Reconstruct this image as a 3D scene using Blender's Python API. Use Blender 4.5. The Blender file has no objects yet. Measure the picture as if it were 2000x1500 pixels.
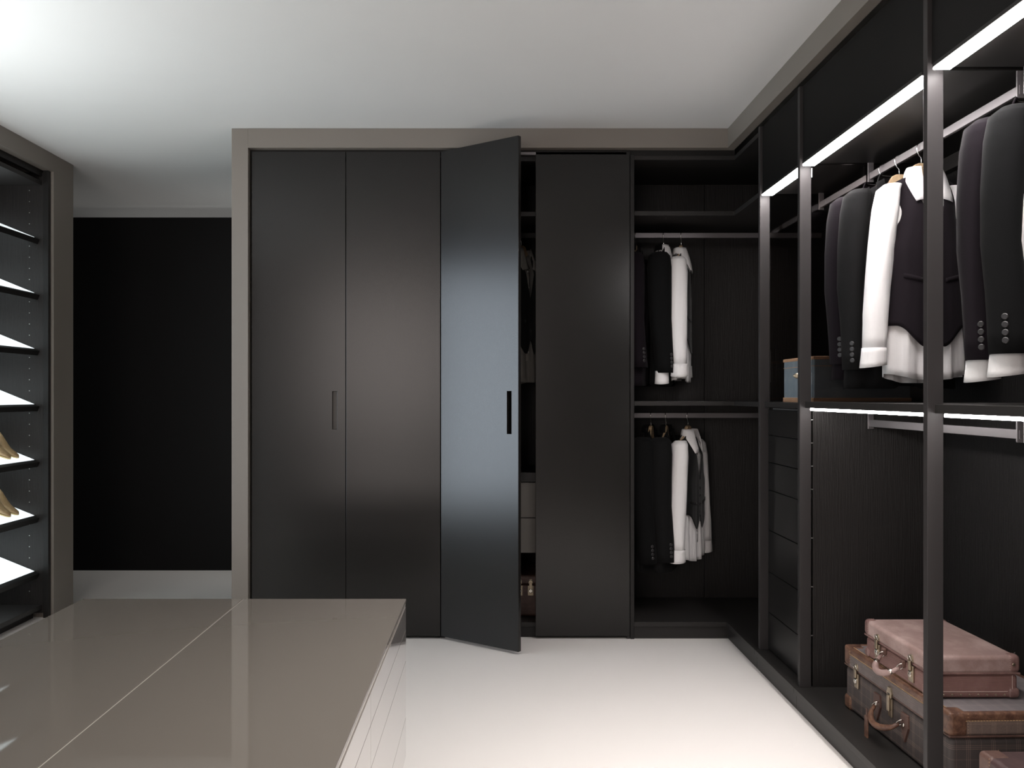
import bpy, bmesh, math, random
from mathutils import Vector, Matrix
random.seed(7)
S = bpy.context.scene
COL = S.collection
PI = math.pi

# ------------------------------------------------------------------ camera, world, light, exposure
cam_d = bpy.data.cameras.new('camera')
cam = bpy.data.objects.new('camera', cam_d)
COL.objects.link(cam)
cam.location = (0, -4.73, 1.29)
cam.rotation_euler = (PI / 2, 0, 0)
cam_d.sensor_width = 36
cam_d.lens = 31.5
cam_d.shift_x = 0.0195
cam_d.shift_y = 0.0105
cam_d.clip_start = 0.05
S.camera = cam

W = bpy.data.worlds.new('world')
S.world = W
W.use_nodes = True
W.node_tree.nodes['Background'].inputs[0].default_value = (0.9, 0.95, 1, 1)
W.node_tree.nodes['Background'].inputs[1].default_value = 0.05


def area(name, loc, target, sx, sy, power, color):
    d = bpy.data.lights.new(name, 'AREA')
    d.shape = 'RECTANGLE'
    d.size = sx
    d.size_y = sy
    d.energy = power
    d.color = color
    o = bpy.data.objects.new(name, d)
    COL.objects.link(o)
    o.location = loc
    o.rotation_euler = (Vector(target) - Vector(loc)).to_track_quat('-Z', 'Y').to_euler()
    return o


ov = area('ceiling_softbox', (0.45, -2.75, 2.66), (0.45, -2.75, 0), 1.3, 1.9, 22, (1.0, 0.945, 0.905))
ov.data.spread = math.radians(95)
area('softbox_behind_camera', (-1.25, -6.7, 1.7), (-0.3, 0, 1.4), 1.9, 1.9, 66, (1.0, 0.89, 0.84))
up = area('uplight_left', (-2.32, -2.3, 1.6), (-2.32, -2.3, 2.69), 0.4, 2.5, 28, (0.96, 0.99, 1.0))
up.data.spread = math.radians(160)
area('softbox_left', (-2.42, -0.98, 1.36), (-0.1, -0.15, 1.36), 1.05, 1.8, 6.0, (0.78, 0.88, 1.0)).data.spread = math.radians(62)
area('passage_light', (-0.95, 1.30, 1.35), (-2.7, 2.30, 1.35), 0.9, 2.3, 9, (1.0, 0.99, 0.96)).data.spread = math.radians(100)
area('rear_ceiling_fill', (-1.7, 2.25, 2.15), (-1.7, 2.25, 2.69), 3.0, 0.25, 1.4, (1.0, 0.99, 0.97))  # hidden fill added behind the black wall to brighten the ceiling there

S.view_settings.view_transform = 'Standard'
S.view_settings.look = 'None'
S.view_settings.gamma = 1
S.view_settings.use_curve_mapping = False
S.view_settings.exposure = 0.0


# ------------------------------------------------------------------ materials
class NT:
    def __init__(self, name):
        self.m = bpy.data.materials.new(name)
        self.m.use_nodes = True
        self.t = self.m.node_tree
        self.b = self.t.nodes['Principled BSDF']

    def n(self, kind, **kw):
        nd = self.t.nodes.new(kind)
        for k, v in kw.items():
            if k.startswith('i_'):
                key = k[2:]
                key = int(key) if key.isdigit() else key.replace('_', ' ')
                nd.inputs[key].default_value = v
            else:
                setattr(nd, k, v)
        return nd

    def l(self, a, b):
        self.t.links.new(a, b)

    def math(self, op, a, b=None):
        nd = self.t.nodes.new('ShaderNodeMath')
        nd.operation = op
        for i, v in enumerate((a, b)):
            if v is None:
                continue
            if hasattr(v, 'links'):
                self.l(v, nd.inputs[i])
            else:
                nd.inputs[i].default_value = v
        return nd.outputs[0]

    def mix(self, fac, a, b):
        nd = self.t.nodes.new('ShaderNodeMix')
        nd.data_type = 'RGBA'
        for i, v in ((0, fac), (6, a), (7, b)):
            if hasattr(v, 'links'):
                self.l(v, nd.inputs[i])
            else:
                nd.inputs[i].default_value = v
        return nd.outputs[2]

    def coord(self, scale=(1, 1, 1), kind='Object', rot=(0, 0, 0)):
        tc = self.n('ShaderNodeTexCoord')
        mp = self.n('ShaderNodeMapping')
        mp.inputs['Scale'].default_value = scale
        mp.inputs['Rotation'].default_value = rot
        self.l(tc.outputs[kind], mp.inputs[0])
        return mp.outputs[0]

    def noise(self, scale, detail=3, coord=None, rough=0.5):
        nd = self.n('ShaderNodeTexNoise')
        nd.inputs['Scale'].default_value = scale
        nd.inputs['Detail'].default_value = detail
        nd.inputs['Roughness'].default_value = rough
        if coord is not None:
            self.l(coord, nd.inputs['Vector'])
        return nd.outputs[0]

    def bump(self, h, strength, dist=0.002):
        nd = self.n('ShaderNodeBump')
        nd.inputs['Strength'].default_value = strength
        nd.inputs['Distance'].default_value = dist
        self.l(h, nd.inputs['Height'])
        self.l(nd.outputs[0], self.b.inputs['Normal'])


def c4(c):
    return (c[0], c[1], c[2], 1)


def plain(name, col, rough=0.5, metal=0.0, spec=0.5, coat=0.0, var=0.06, vscale=6, bump=0.0, bscale=300, sheen=0.0):
    x = NT(name)
    b = x.b
    nz = x.noise(vscale, 3, x.coord())
    hi = tuple(min(1, v * (1 + var)) for v in col)
    lo = tuple(v * (1 - var) for v in col)
    x.l(x.mix(nz, c4(lo), c4(hi)), b.inputs['Base Color'])
    b.inputs['Roughness'].default_value = rough
    b.inputs['Metallic'].default_value = metal
    b.inputs['Specular IOR Level'].default_value = spec
    b.inputs['Coat Weight'].default_value = coat
    b.inputs['Coat Roughness'].default_value = 0.03
    if sheen:
        b.inputs['Sheen Weight'].default_value = sheen
        b.inputs['Sheen Roughness'].default_value = 0.4
    if bump:
        x.bump(x.noise(bscale, 2, x.coord()), bump, 0.001)
    return x.m


def wood(name, col, rough=0.45, grain=(60, 60, 2.2), strength=0.5, spec=0.5):
    x = NT(name)
    co = x.coord(grain)
    nz = x.noise(3.2, 5, co, 0.65)
    lo = tuple(v * 0.6 for v in col)
    hi = tuple(v * 1.5 for v in col)
    x.l(x.mix(nz, c4(lo), c4(hi)), x.b.inputs['Base Color'])
    x.b.inputs['Roughness'].default_value = rough
    x.b.inputs['Specular IOR Level'].default_value = spec
    x.bump(nz, strength, 0.002)
    return x.m


def emit(name, col, strength):
    x = NT(name)
    x.b.inputs['Base Color'].default_value = c4(col)
    x.b.inputs['Emission Color'].default_value = c4(col)
    x.b.inputs['Emission Strength'].default_value = strength
    return x.m


def cloth(name, col, weave=900, rough=0.9, sheen=0.3, var=0.1, bump=0.25, wrinkle=0.0):
    x = NT(name)
    co = x.coord()
    nz = x.noise(weave, 2, co)
    lo = tuple(v * (1 - var) for v in col)
    hi = tuple(min(1, v * (1 + var)) for v in col)
    x.l(x.mix(nz, c4(lo), c4(hi)), x.b.inputs['Base Color'])
    x.b.inputs['Roughness'].default_value = rough
    x.b.inputs['Specular IOR Level'].default_value = 0.06
    x.b.inputs['Sheen Weight'].default_value = sheen
    x.b.inputs['Sheen Roughness'].default_value = 0.5
    h = nz
    if wrinkle:
        wr = x.noise(14, 3, x.coord((1.6, 1.6, 0.35)))
        h = x.math('ADD', x.math('MULTIPLY', nz, 0.05), x.math('MULTIPLY', wr, wrinkle))
        x.bump(h, 0.6, 0.02)
    else:
        x.bump(h, bump, 0.001)
    return x.m


def smoked_glass(name, tint=0.55):
    x = NT(name)
    t = x.t
    t.nodes.remove(x.b)
    out = [n for n in t.nodes if n.type == 'OUTPUT_MATERIAL'][0]
    tr = x.n('ShaderNodeBsdfTransparent')
    tr.inputs[0].default_value = (tint, tint * 0.97, tint * 0.95, 1)
    gl = x.n('ShaderNodeBsdfGlossy')
    gl.inputs['Roughness'].default_value = 0.02
    fr = x.n('ShaderNodeFresnel')
    fr.inputs[0].default_value = 1.45
    mx = x.n('ShaderNodeMixShader')
    x.l(fr.outputs[0], mx.inputs[0])
    x.l(tr.outputs[0], mx.inputs[1])
    x.l(gl.outputs[0], mx.inputs[2])
    x.l(mx.outputs[0], out.inputs[0])
    return x.m


def plaid(name, base, line, k=14.0):
    """fine double lines crossing on a dark ground, from object coordinates"""
    x = NT(name)
    tc = x.n('ShaderNodeTexCoord')
    sp = x.n('ShaderNodeSeparateXYZ')
    x.l(tc.outputs['Object'], sp.inputs[0])
    tot = None
    for i, off in ((0, 0.0), (1, 0.01), (2, 0.02)):
        v = sp.outputs[i]
        for d, w in ((0.0, 0.02), (0.07, 0.02), (0.14, 0.02), (0.55, 0.014)):
            f = x.math('FRACT', x.math('ADD', x.math('MULTIPLY', v, k), d + off * 10 + 50))
            ln = x.math('MULTIPLY', x.math('LESS_THAN', f, w), 0.5)
            tot = ln if tot is None else x.math('ADD', tot, ln)
    nz = x.noise(500, 2, x.coord())
    col = x.mix(x.math('MULTIPLY', tot, x.math('ADD', nz, 0.15)), c4(base), c4(line))
    big = x.noise(9, 3, x.coord())
    col = x.mix(x.math('MULTIPLY', big, 0.35), col, c4(tuple(v * 1.6 for v in base)))
    x.l(col, x.b.inputs['Base Color'])
    x.b.inputs['Roughness'].default_value = 0.6
    x.bump(nz, 0.2, 0.001)
    return x.m


def leather(name, col, worn, rough=0.5, scale=12, amt=0.8, ribs=0.0):
    x = NT(name)
    nz = x.noise(scale, 5, x.coord((1, 1.6, 1.6)), 0.65)
    ramp = x.n('ShaderNodeValToRGB')
    ramp.color_ramp.elements[0].position = 0.42
    ramp.color_ramp.elements[1].position = 0.68
    x.l(nz, ramp.inputs[0])
    x.l(x.mix(x.math('MULTIPLY', ramp.outputs[0], amt), c4(col), c4(worn)), x.b.inputs['Base Color'])
    x.b.inputs['Roughness'].default_value = rough
    fine = x.noise(260, 3, x.coord())
    h = fine
    if ribs:
        tc = x.n('ShaderNodeTexCoord')
        sp = x.n('ShaderNodeSeparateXYZ')
        x.l(tc.outputs['Object'], sp.inputs[0])
        w = x.math('SINE', x.math('MULTIPLY', sp.outputs[2], 2 * PI / ribs))
        h = x.math('ADD', x.math('MULTIPLY', fine, 0.4), w)
    x.bump(h, 0.35, 0.0012)
    return x.m


M = {}
M['ceiling'] = plain('ceiling_paint', (0.70, 0.695, 0.685), 0.9, var=0.01, bump=0.05, bscale=120)
M['wall'] = plain('wall_paint', (0.62, 0.61, 0.59), 0.9, var=0.01)
M['wall_dark'] = plain('dark_wall_paint', (0.03, 0.028, 0.027), 0.8, var=0.05)
M['floor'] = plain('floor_resin', (0.80, 0.765, 0.735), 0.42, var=0.012, vscale=2, spec=0.4)
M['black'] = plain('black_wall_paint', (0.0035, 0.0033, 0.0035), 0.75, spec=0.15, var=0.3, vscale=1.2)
M['taupe'] = plain('taupe_lacquer', (0.195, 0.172, 0.150), 0.5, var=0.02)
M['taupe_dark'] = plain('taupe_dark_lacquer', (0.062, 0.054, 0.048), 0.5, var=0.02)
M['door'] = plain('charcoal_lacquer', (0.011, 0.010, 0.0092), 0.25, spec=0.38, var=0.03, bump=0.03, bscale=700)
M['carcass'] = wood('dark_oak', (0.0125, 0.011, 0.0105), 0.40, (85, 85, 2.4), strength=1.0, spec=0.32)
M['carcass_h'] = wood('dark_oak_shelf', (0.016, 0.014, 0.013), 0.45, (4, 60, 60), strength=0.4)
M['panel'] = plain('dark_melamine', (0.011, 0.010, 0.0095), 0.45, spec=0.3, var=0.1)
M['edge'] = plain('shelf_edge', (0.023, 0.021, 0.020), 0.45, spec=0.25, var=0.05)
M['flap'] = plain('black_flap_lacquer', (0.006, 0.0055, 0.0052), 0.6, spec=0.12, var=0.05)
M['post'] = plain('brushed_post', (0.034, 0.031, 0.031), 0.45, 0.0, spec=0.15, var=0.04)
M['rail'] = plain('satin_rail', (0.20, 0.185, 0.19), 0.38, 0.6, var=0.04)
M['drawer'] = plain('drawer_front', (0.0095, 0.0088, 0.0083), 0.4, spec=0.3, var=0.1)
M['grey_drawer'] = plain('grey_drawer_front', (0.10, 0.09, 0.08), 0.5, var=0.05)
M['led'] = emit('led_diffuser', (1.0, 0.955, 0.95), 75)
M['led_low'] = emit('led_diffuser_lower', (1.0, 0.955, 0.94), 34)
M['shelf_glass'] = emit('lit_opal_glass', (0.90, 0.98, 1.0), 0.9)
M['glass'] = smoked_glass('smoked_glass', 0.72)
M['island_top'] = plain('taupe_back_painted_glass', (0.150, 0.134, 0.117), 0.03, coat=0.0, var=0.005, spec=0.55)
M['island_edge'] = plain('polished_glass_edge', (0.40, 0.37, 0.33), 0.12, var=0.02)
M['island_side'] = plain('taupe_gloss_front', (0.30, 0.27, 0.25), 0.04, coat=1.0, var=0.005, spec=0.7)
M['gap'] = plain('shadow_gap', (0.10, 0.09, 0.085), 0.6)
M['steel'] = plain('polished_hook', (0.75, 0.74, 0.72), 0.2, 1.0, var=0.02)
M['hanger'] = wood('hanger_wood', (0.46, 0.33, 0.20), 0.45, (30, 4, 30), 0.1)
M['ink'] = plain('hanger_print', (0.03, 0.03, 0.03), 0.6)
M['pin'] = plain('pin_hole_metal', (0.6, 0.6, 0.58), 0.3, 0.9)
M['suit_black'] = cloth('black_wool', (0.0060, 0.0060, 0.0062), sheen=0.02)
M['suit_purple'] = cloth('aubergine_wool', (0.0088, 0.0066, 0.0086), sheen=0.025)
M['suit_grey'] = cloth('charcoal_wool', (0.0085, 0.0083, 0.0085), sheen=0.02)
M['vest'] = cloth('vest_wool', (0.014, 0.011, 0.0135), sheen=0.03, var=0.5, weave=600)
M['vest_black'] = cloth('vest_black_wool', (0.008, 0.008, 0.008), sheen=0.15)
M['shirt'] = cloth('white_cotton', (0.80, 0.78, 0.775), sheen=0.05, var=0.02, wrinkle=0.5)
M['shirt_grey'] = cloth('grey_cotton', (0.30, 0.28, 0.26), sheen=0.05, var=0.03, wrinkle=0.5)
M['button'] = plain('dark_button', (0.028, 0.026, 0.027), 0.3, spec=0.5)
M['button_white'] = plain('pearl_button', (0.8, 0.78, 0.75), 0.3)
M['rose'] = leather('rose_leather', (0.28, 0.185, 0.168), (0.48, 0.355, 0.33), 0.5, 7, 0.75)
M['rose_side'] = leather('rose_leather_ribbed', (0.20, 0.105, 0.092), (0.30, 0.18, 0.16), 0.5, 9, 0.4, ribs=0.0045)
M['rose_dark'] = leather('rose_leather_dark', (0.15, 0.082, 0.074), (0.30, 0.18, 0.16), 0.5, 14, 0.6)
M['brown'] = leather('brown_leather', (0.090, 0.043, 0.030), (0.27, 0.145, 0.09), 0.45, 26, 0.75)
M['brown_dark'] = leather('dark_brown_leather', (0.085, 0.045, 0.036), (0.16, 0.09, 0.07), 0.5, 20, 0.6)
M['third'] = leather('aubergine_leather', (0.05, 0.028, 0.028), (0.10, 0.058, 0.056), 0.5, 14, 0.6)
M['plaid'] = plaid('plaid_cloth', (0.056, 0.045, 0.043), (0.42, 0.29, 0.23), 13)
M['plaid_top'] = plaid('plaid_cloth_pale', (0.16, 0.14, 0.145), (0.40, 0.34, 0.31), 13)  # paler version of the plaid, for the lid's top cover
M['ribbed'] = leather('ribbed_grey_cloth', (0.14, 0.115, 0.11), (0.22, 0.18, 0.17), 0.6, 20, 0.5, ribs=0.006)
M['brass'] = plain('aged_brass', (0.36, 0.30, 0.22), 0.35, 0.9, var=0.25, vscale=60)
M['nickel'] = plain('worn_nickel', (0.60, 0.56, 0.50), 0.25, 1.0, var=0.2, vscale=50)
M['thread'] = plain('waxed_thread', (0.55, 0.36, 0.18), 0.7)
M['thread_pale'] = plain('pale_thread', (0.52, 0.40, 0.36), 0.7)
M['blue_case'] = leather('blue_grey_board', (0.15, 0.18, 0.205), (0.21, 0.24, 0.255), 0.6, 14, 0.6)
M['tan_trim'] = wood('tan_wood_trim', (0.36, 0.21, 0.125), 0.5, (4, 4, 40), 0.2)
M['shoe'] = leather('tan_shoe', (0.30, 0.195, 0.095), (0.50, 0.37, 0.20), 0.45, 30, 0.6)
M['shoe_sole'] = plain('pale_sole', (0.62, 0.50, 0.25), 0.5)


# ------------------------------------------------------------------ mesh helpers
class MB:
    def __init__(self):
        self.v = []
        self.f = []

    def box(self, x0, x1, y0, y1, z0, z1):
        n = len(self.v)
        for z in (z0, z1):
            self.v += [(x0, y0, z), (x1, y0, z), (x1, y1, z), (x0, y1, z)]
        for q in ((0, 3, 2, 1), (4, 5, 6, 7), (0, 1, 5, 4), (1, 2, 6, 5), (2, 3, 7, 6), (3, 0, 4, 7)):
            self.f.append(tuple(n + i for i in q))
        return self

    def grid(self, rows, wrap=False, cap0=False, cap1=False):
        n = len(self.v)
        m = len(rows[0])
        for r in rows:
            self.v += [tuple(p) for p in r]
        for i in range(len(rows) - 1):
            for j in range(m if wrap else m - 1):
                k = (j + 1) % m
                self.f.append((n + i * m + j, n + i * m + k, n + (i + 1) * m + k, n + (i + 1) * m + j))
        if cap0:
            self.f.append(tuple(n + j for j in range(m))[::-1])
        if cap1:
            self.f.append(tuple(n + (len(rows) - 1) * m + j for j in range(m)))
        return self

    def tube(self, pts, r, seg=8, closed=False, flat=1.0):
        P = [Vector(p) for p in pts]
        rows = []
        up = None
        N = len(P)
        for i, p in enumerate(P):
            if closed:
                t = (P[(i + 1) % N] - P[i - 1]).normalized()
            else:
                t = (P[min(i + 1, N - 1)] - P[max(i - 1, 0)]).normalized()
            if up is None:
                up = Vector((0, 0, 1)) if abs(t.z) < 0.9 else Vector((1, 0, 0))
            a = t.cross(up).normalized()
            b = a.cross(t).normalized()
            up = b
            rr = r[i] if isinstance(r, (list, tuple)) else r
            rows.append([p + a * (rr * math.cos(2 * PI * k / seg)) + b * (rr * flat * math.sin(2 * PI * k / seg)) for k in range(seg)])
        if closed:
            rows.append(rows[0])
            return self.grid(rows, True)
        return self.grid(rows, True, True, True)

    def disc(self, c, n, r, h, seg=12):
        c = Vector(c)
        n = Vector(n).normalized()
        return self.tube([c, c + n * h * 0.7, c + n * h], [r, r, r * 0.75], seg)

    def prism(self, poly, axis, a0, a1):
        """poly: 2-D points; axis 'x','y','z' = extrusion axis"""
        n = len(self.v)
        m = len(poly)
        for a in (a0, a1):
            for p, q in poly:
                self.v.append({'x': (a, p, q), 'y': (p, a, q), 'z': (p, q, a)}[axis])
        self.f.append(tuple(range(n, n + m))[::-1])
        self.f.append(tuple(range(n + m, n + 2 * m)))
        for i in range(m):
            j = (i + 1) % m
            self.f.append((n + i, n + j, n + m + j, n + m + i))
        return self

    def build(self, name, mat, parent=None, bevel=0.0, smooth=False, seg=2, solid=0.0, off=(0, 0, 0), subsurf=0, weld=False):
        me = bpy.data.meshes.new(name)
        ox, oy, oz = off
        me.from_pydata([(a - ox, b - oy, c - oz) for a, b, c in self.v], [], self.f)
        bm = bmesh.new()
        bm.from_mesh(me)
        if weld:
            bmesh.ops.remove_doubles(bm, verts=bm.verts, dist=1e-5)
        bmesh.ops.recalc_face_normals(bm, faces=bm.faces)
        bm.to_mesh(me)
        bm.free()
        me.materials.append(M[mat] if isinstance(mat, str) else mat)
        o = bpy.data.objects.new(name, me)
        COL.objects.link(o)
        if parent is not None:
            o.parent = parent
        if smooth:
            for p in me.polygons:
                p.use_smooth = True
        if bevel:
            b = o.modifiers.new('bevel', 'BEVEL')
            b.width = bevel
            b.segments = seg
            b.limit_method = 'ANGLE'
            b.harden_normals = False
            if seg > 2:
                for p in me.polygons:
                    p.use_smooth = True
                b.harden_normals = True
        if solid:
            s = o.modifiers.new('solid', 'SOLIDIFY')
            s.thickness = solid
            s.offset = 0
        if subsurf:
            s = o.modifiers.new('sub', 'SUBSURF')
            s.levels = s.render_levels = subsurf
        return o


def box(x0, x1, y0, y1, z0, z1):
    return MB().box(x0, x1, y0, y1, z0, z1)


def thing(name, label, cat, loc=(0, 0, 0), rz=0.0, group=None):
    o = bpy.data.objects.new(name, None)
    o.empty_display_size = 0.1
    COL.objects.link(o)
    o.location = loc
    o.rotation_euler = (0, 0, rz)
    o['label'] = label
    o['category'] = cat
    if group:
        o['group'] = group
    return o


def part(name, mb, mat, t, bevel=0.0012, **kw):
    """mesh given in world coordinates, stored relative to the thing's base"""
    return mb.build(name, mat, t, bevel=bevel, off=tuple(t.location), **kw)


def struct(name, mb, mat):
    o = mb.build(name, mat)
    o['kind'] = 'structure'
    return o


# ------------------------------------------------------------------ room shell
CZ = 2.688
struct('floor', box(-3.3, 2.0, -7.0, 2.6, -0.1, 0.0), 'floor')
struct('ceiling', box(-3.3, 2.0, -7.0, 2.6, CZ, CZ + 0.1), 'ceiling')
struct('wall_left', box(-3.4, -3.3, -7.0, 2.6, 0, CZ), 'wall_dark')
struct('wall_right', box(1.93, 2.03, -7.0, 2.6, 0, CZ), 'wall')
struct('wall_rear', box(-3.3, 2.0, 2.5, 2.6, 0, CZ), 'wall')
struct('wall_front', box(-3.3, 2.0, -7.1, -7.0, 0, CZ), 'wall_dark')
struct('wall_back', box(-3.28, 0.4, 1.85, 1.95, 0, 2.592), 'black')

# ------------------------------------------------------------------ taupe surround of the wardrobe run
FX = 1.237   # plane of the right-hand run's front
FY = -0.03   # plane of the back run's front
YN = -4.6    # near end of the right-hand run
t = thing('wardrobe_surround', 'taupe lacquered frame around the dark wardrobes, up to the ceiling', 'frame', (-1.366, FY, 0))
part('side_panel', box(-1.366, -1.280, FY, 0.62, 0, CZ - 0.001), 'taupe', t)
part('top_fascia', box(-1.280, FX, FY, 0.02, 2.586, CZ - 0.001), 'taupe', t, bevel=0)
part('return_fascia', box(FX, FX + 0.045, YN, 0.02, 2.586, CZ - 0.001), 'taupe', t, bevel=0)
part('shadow_trim', box(-1.2795, FX + 0.05, 0.021, 0.03, 2.5565, 2.586), 'panel', t, bevel=0)


def slot_door(w, h, th, sx, sz0, sz1, sw, name, parent, loc, rz, mat='door', plate=None):
    """door leaf with a real vertical grip slot; local x 0..w from the hinge, y 0 (front) .. th"""
    xs = [0, w]
    zs = [0, h]
    mb = MB()
    if sx is None:
        mb.box(0, w, 0, th, 0, h)
    else:
        xs = [0, sx, sx + sw, w]
        zs = [0, sz0, sz1, h]
        n = 0
        idx = {}
        for k, y in enumerate((0, th)):
            for j, z in enumerate(zs):
                for i, x in enumerate(xs):
                    idx[(i, j, k)] = n
                    mb.v.append((x, y, z))
                    n += 1
        for k in (0, 1):
            for j in range(3):
                for i in range(3):
                    if i == 1 and j == 1:
                        continue
                    mb.f.append((idx[(i, j, k)], idx[(i + 1, j, k)], idx[(i + 1, j + 1, k)], idx[(i, j + 1, k)]))
        ring = [(1, 1), (2, 1), (2, 2), (1, 2)]
        for a in range(4):
            p, q = ring[a], ring[(a + 1) % 4]
            mb.f.append((idx[(p[0], p[1], 0)], idx[(q[0], q[1], 0)], idx[(q[0], q[1], 1)], idx[(p[0], p[1], 1)]))
        for i in range(3):
            for j in (0, 3):
                mb.f.append((idx[(i, j, 0)], idx[(i + 1, j, 0)], idx[(i + 1, j, 1)], idx[(i, j, 1)]))
        for j in range(3):
            for i in (0, 3):
                mb.f.append((idx[(i, j, 0)], idx[(i, j + 1, 0)], idx[(i, j + 1, 1)], idx[(i, j, 1)]))
    o = mb.build(name, mat, parent, bevel=0.0012)
    o.location = loc
    o.rotation_euler = (0, 0, rz)
    if sx is not None and plate:
        box(sx - 0.002, sx + sw + 0.002, th * 0.62, th * 0.75, sz0 - 0.002, sz1 + 0.002).build('grip_recess', plate, o)
    return o


DZ0, DZ1 = 0.016, 2.574
DH = DZ1 - DZ0
GR = dict(sz0=1.108 - DZ0, sz1=1.308 - DZ0)
# unit with two closed doors
xA0, xA1 = -1.274, -0.273
t = thing('wardrobe', 'closed charcoal wardrobe with two tall doors, left end of the back run', 'wardrobe', (xA0, 0, 0))
part('carcass', MB().box(xA0, xA0 + 0.02, 0.026, 0.6, 0, 2.556).box(xA1 - 0.02, xA1, 0.026, 0.6, 0, 2.556)
     .box(xA0 + 0.02, xA1 - 0.02, 0.59, 0.6, 0, 2.556).box(xA0 + 0.02, xA1 - 0.02, 0.026, 0.59, 2.53, 2.556)
     .box(xA0 + 0.02, xA1 - 0.02, 0.026, 0.59, 0.055, 0.078), 'carcass', t)
slot_door(0.4965, DH, 0.022, 0.4265, GR['sz0'], GR['sz1'], 0.025, 'door', t, (0.0045, 0, DZ0), 0, plate='taupe_dark')
slot_door(0.4965, DH, 0.022, None, 0, 0, 0, 'door', t, (0.5040, 0, DZ0), 0)

# unit with the open door
xB0, xB1 = -0.271, 0.729
t = thing('wardrobe', 'charcoal wardrobe beside it with its left door standing open', 'wardrobe', (xB0, 0, 0))
part('carcass', MB().box(xB0, xB0 + 0.02, 0.026, 0.6, 0, 2.556).box(xB1 - 0.018, xB1, 0.005, 0.6, 0, 2.556)
     .box(xB0 + 0.02, xB1 - 0.018, 0.59, 0.6, 0, 2.556).box(xB0 + 0.02, xB1 - 0.018, 0.026, 0.59, 2.53, 2.556), 'carcass', t)
part('bottom_panel', box(xB0 + 0.02, xB1 - 0.018, 0.03, 0.59, 0.058, 0.080), 'edge', t)
part('plinth', box(xB0 + 0.02, xB1 - 0.018, 0.04, 0.058, 0, 0.058), 'panel', t)
part('shelf', box(xB0 + 0.02, xB1 - 0.018, 0.035, 0.59, 2.240, 2.264), 'edge', t)
part('clothes_rail', box(xB0 + 0.02, xB1 - 0.018, 0.294, 0.306, 2.170, 2.198), 'panel', t)
part('door_track', box(xB0 + 0.02, xB1 - 0.018, 0.0, 0.024, 2.5575, 2.572), 'rail', t)
part('drawer_box', box(xB0 + 0.022, xB1 - 0.02, 0.05, 0.57, 0.825, 0.875), 'panel', t)
for z0, z1 in ((0.634, 0.820), (0.445, 0.630)):
    part('drawer', box(xB0 + 0.024, xB1 - 0.022, 0.06, 0.55, z0, z1), 'grey_drawer', t)
ang = math.atan2(-0.297, 0.402)
slot_door(0.4975, DH, 0.022, 0.428, 1.095 - DZ0, 1.308 - DZ0, 0.027, 'door', t, (0.0015, 0.0, DZ0), ang)
slot_door(0.4975, DH, 0.022, None, 0, 0, 0, 'door', t, (0.501, 0, DZ0), 0)

# open corner unit
XC0 = 0.731
XB = 1.85    # back panel plane of the right-hand run
SX = 1.284   # front of its shelves
U = [-0.507, -1.055, -2.132, -3.209, -4.286]   # uprights, far edge
BZ = 0.090
t = thing('corner_wardrobe', 'open dark wardrobe filling the corner, two rails of hanging clothes', 'wardrobe', (XC0, 0.0, 0))
part('side_panel', box(XC0, XC0 + 0.02, 0.0, 0.6, 0, 2.556), 'panel', t)
part('back_panel', box(XC0 + 0.02, 1.257, 0.58, 0.6, 0, 2.556), 'carcass', t)
part('back_panel', box(1.258, XB, 0.575, 0.6, 0, 2.556), 'carcass', t)
part('end_panel', box(XB, XB + 0.02, U[0], 0.6, 0, 2.556), 'carcass', t)
part('top_panel', MB().prism([(XC0 + 0.02, 0.012), (SX, 0.012), (SX, U[0]), (XB, U[0]), (XB, 0.575), (XC0 + 0.02, 0.575)], 'z', 2.533, 2.556), 'edge', t)
part('shelf', MB().prism([(XC0 + 0.02, 0.02), (SX, 0.02), (SX, U[0]), (XB, U[0]), (XB, 0.575), (XC0 + 0.02, 0.575)], 'z', 2.240, 2.264), 'edge', t)
part('shelf', MB().prism([(XC0 + 0.02, 0.02), (SX, 0.02), (SX, U[0]), (XB, U[0]), (XB, 0.575), (XC0 + 0.02, 0.575)], 'z', 1.232, 1.256), 'edge', t)
part('bottom_panel', MB().prism([(XC0 + 0.02, 0.0), (FX, 0.0), (FX, U[0]), (XB, U[0]), (XB, 0.575), (XC0 + 0.02, 0.575)], 'z', 0.066, BZ), 'edge', t)
part('plinth', MB().prism([(XC0 + 0.02, 0.012), (FX + 0.012, 0.012), (FX + 0.012, U[0]), (FX + 0.03, U[0]), (FX + 0.03, 0.03), (XC0 + 0.02, 0.03)], 'z', 0, 0.066), 'edge', t)
part('clothes_rail', box(XC0 + 0.02, XB - 0.001, 0.294, 0.306, 2.170, 2.198), 'rail', t)
part('clothes_rail', box(XC0 + 0.02, XB - 0.001, 0.294, 0.306, 1.160, 1.188), 'rail', t)


def pins(t, x, y, nrm, z0, z1, step, r=0.003):
    z = z0
    while z < z1:
        part('shelf_pin', MB().disc((x, y, z), nrm, r, 0.002, 8), 'pin', t, bevel=0)
        z += step


def post(t, yf):
    """front post of an upright, 24 mm thick"""
    part('front_post', box(1.262, 1.309, yf, yf + 0.025, BZ, 2.556), 'post', t, bevel=0.0015)


def bracket(t, y, zt=2.240, zr=2.170):
    part('rail_bracket', MB().box(1.538, 1.562, y, y + 0.006, zr - 0.01, zt), 'rail', t)


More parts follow.
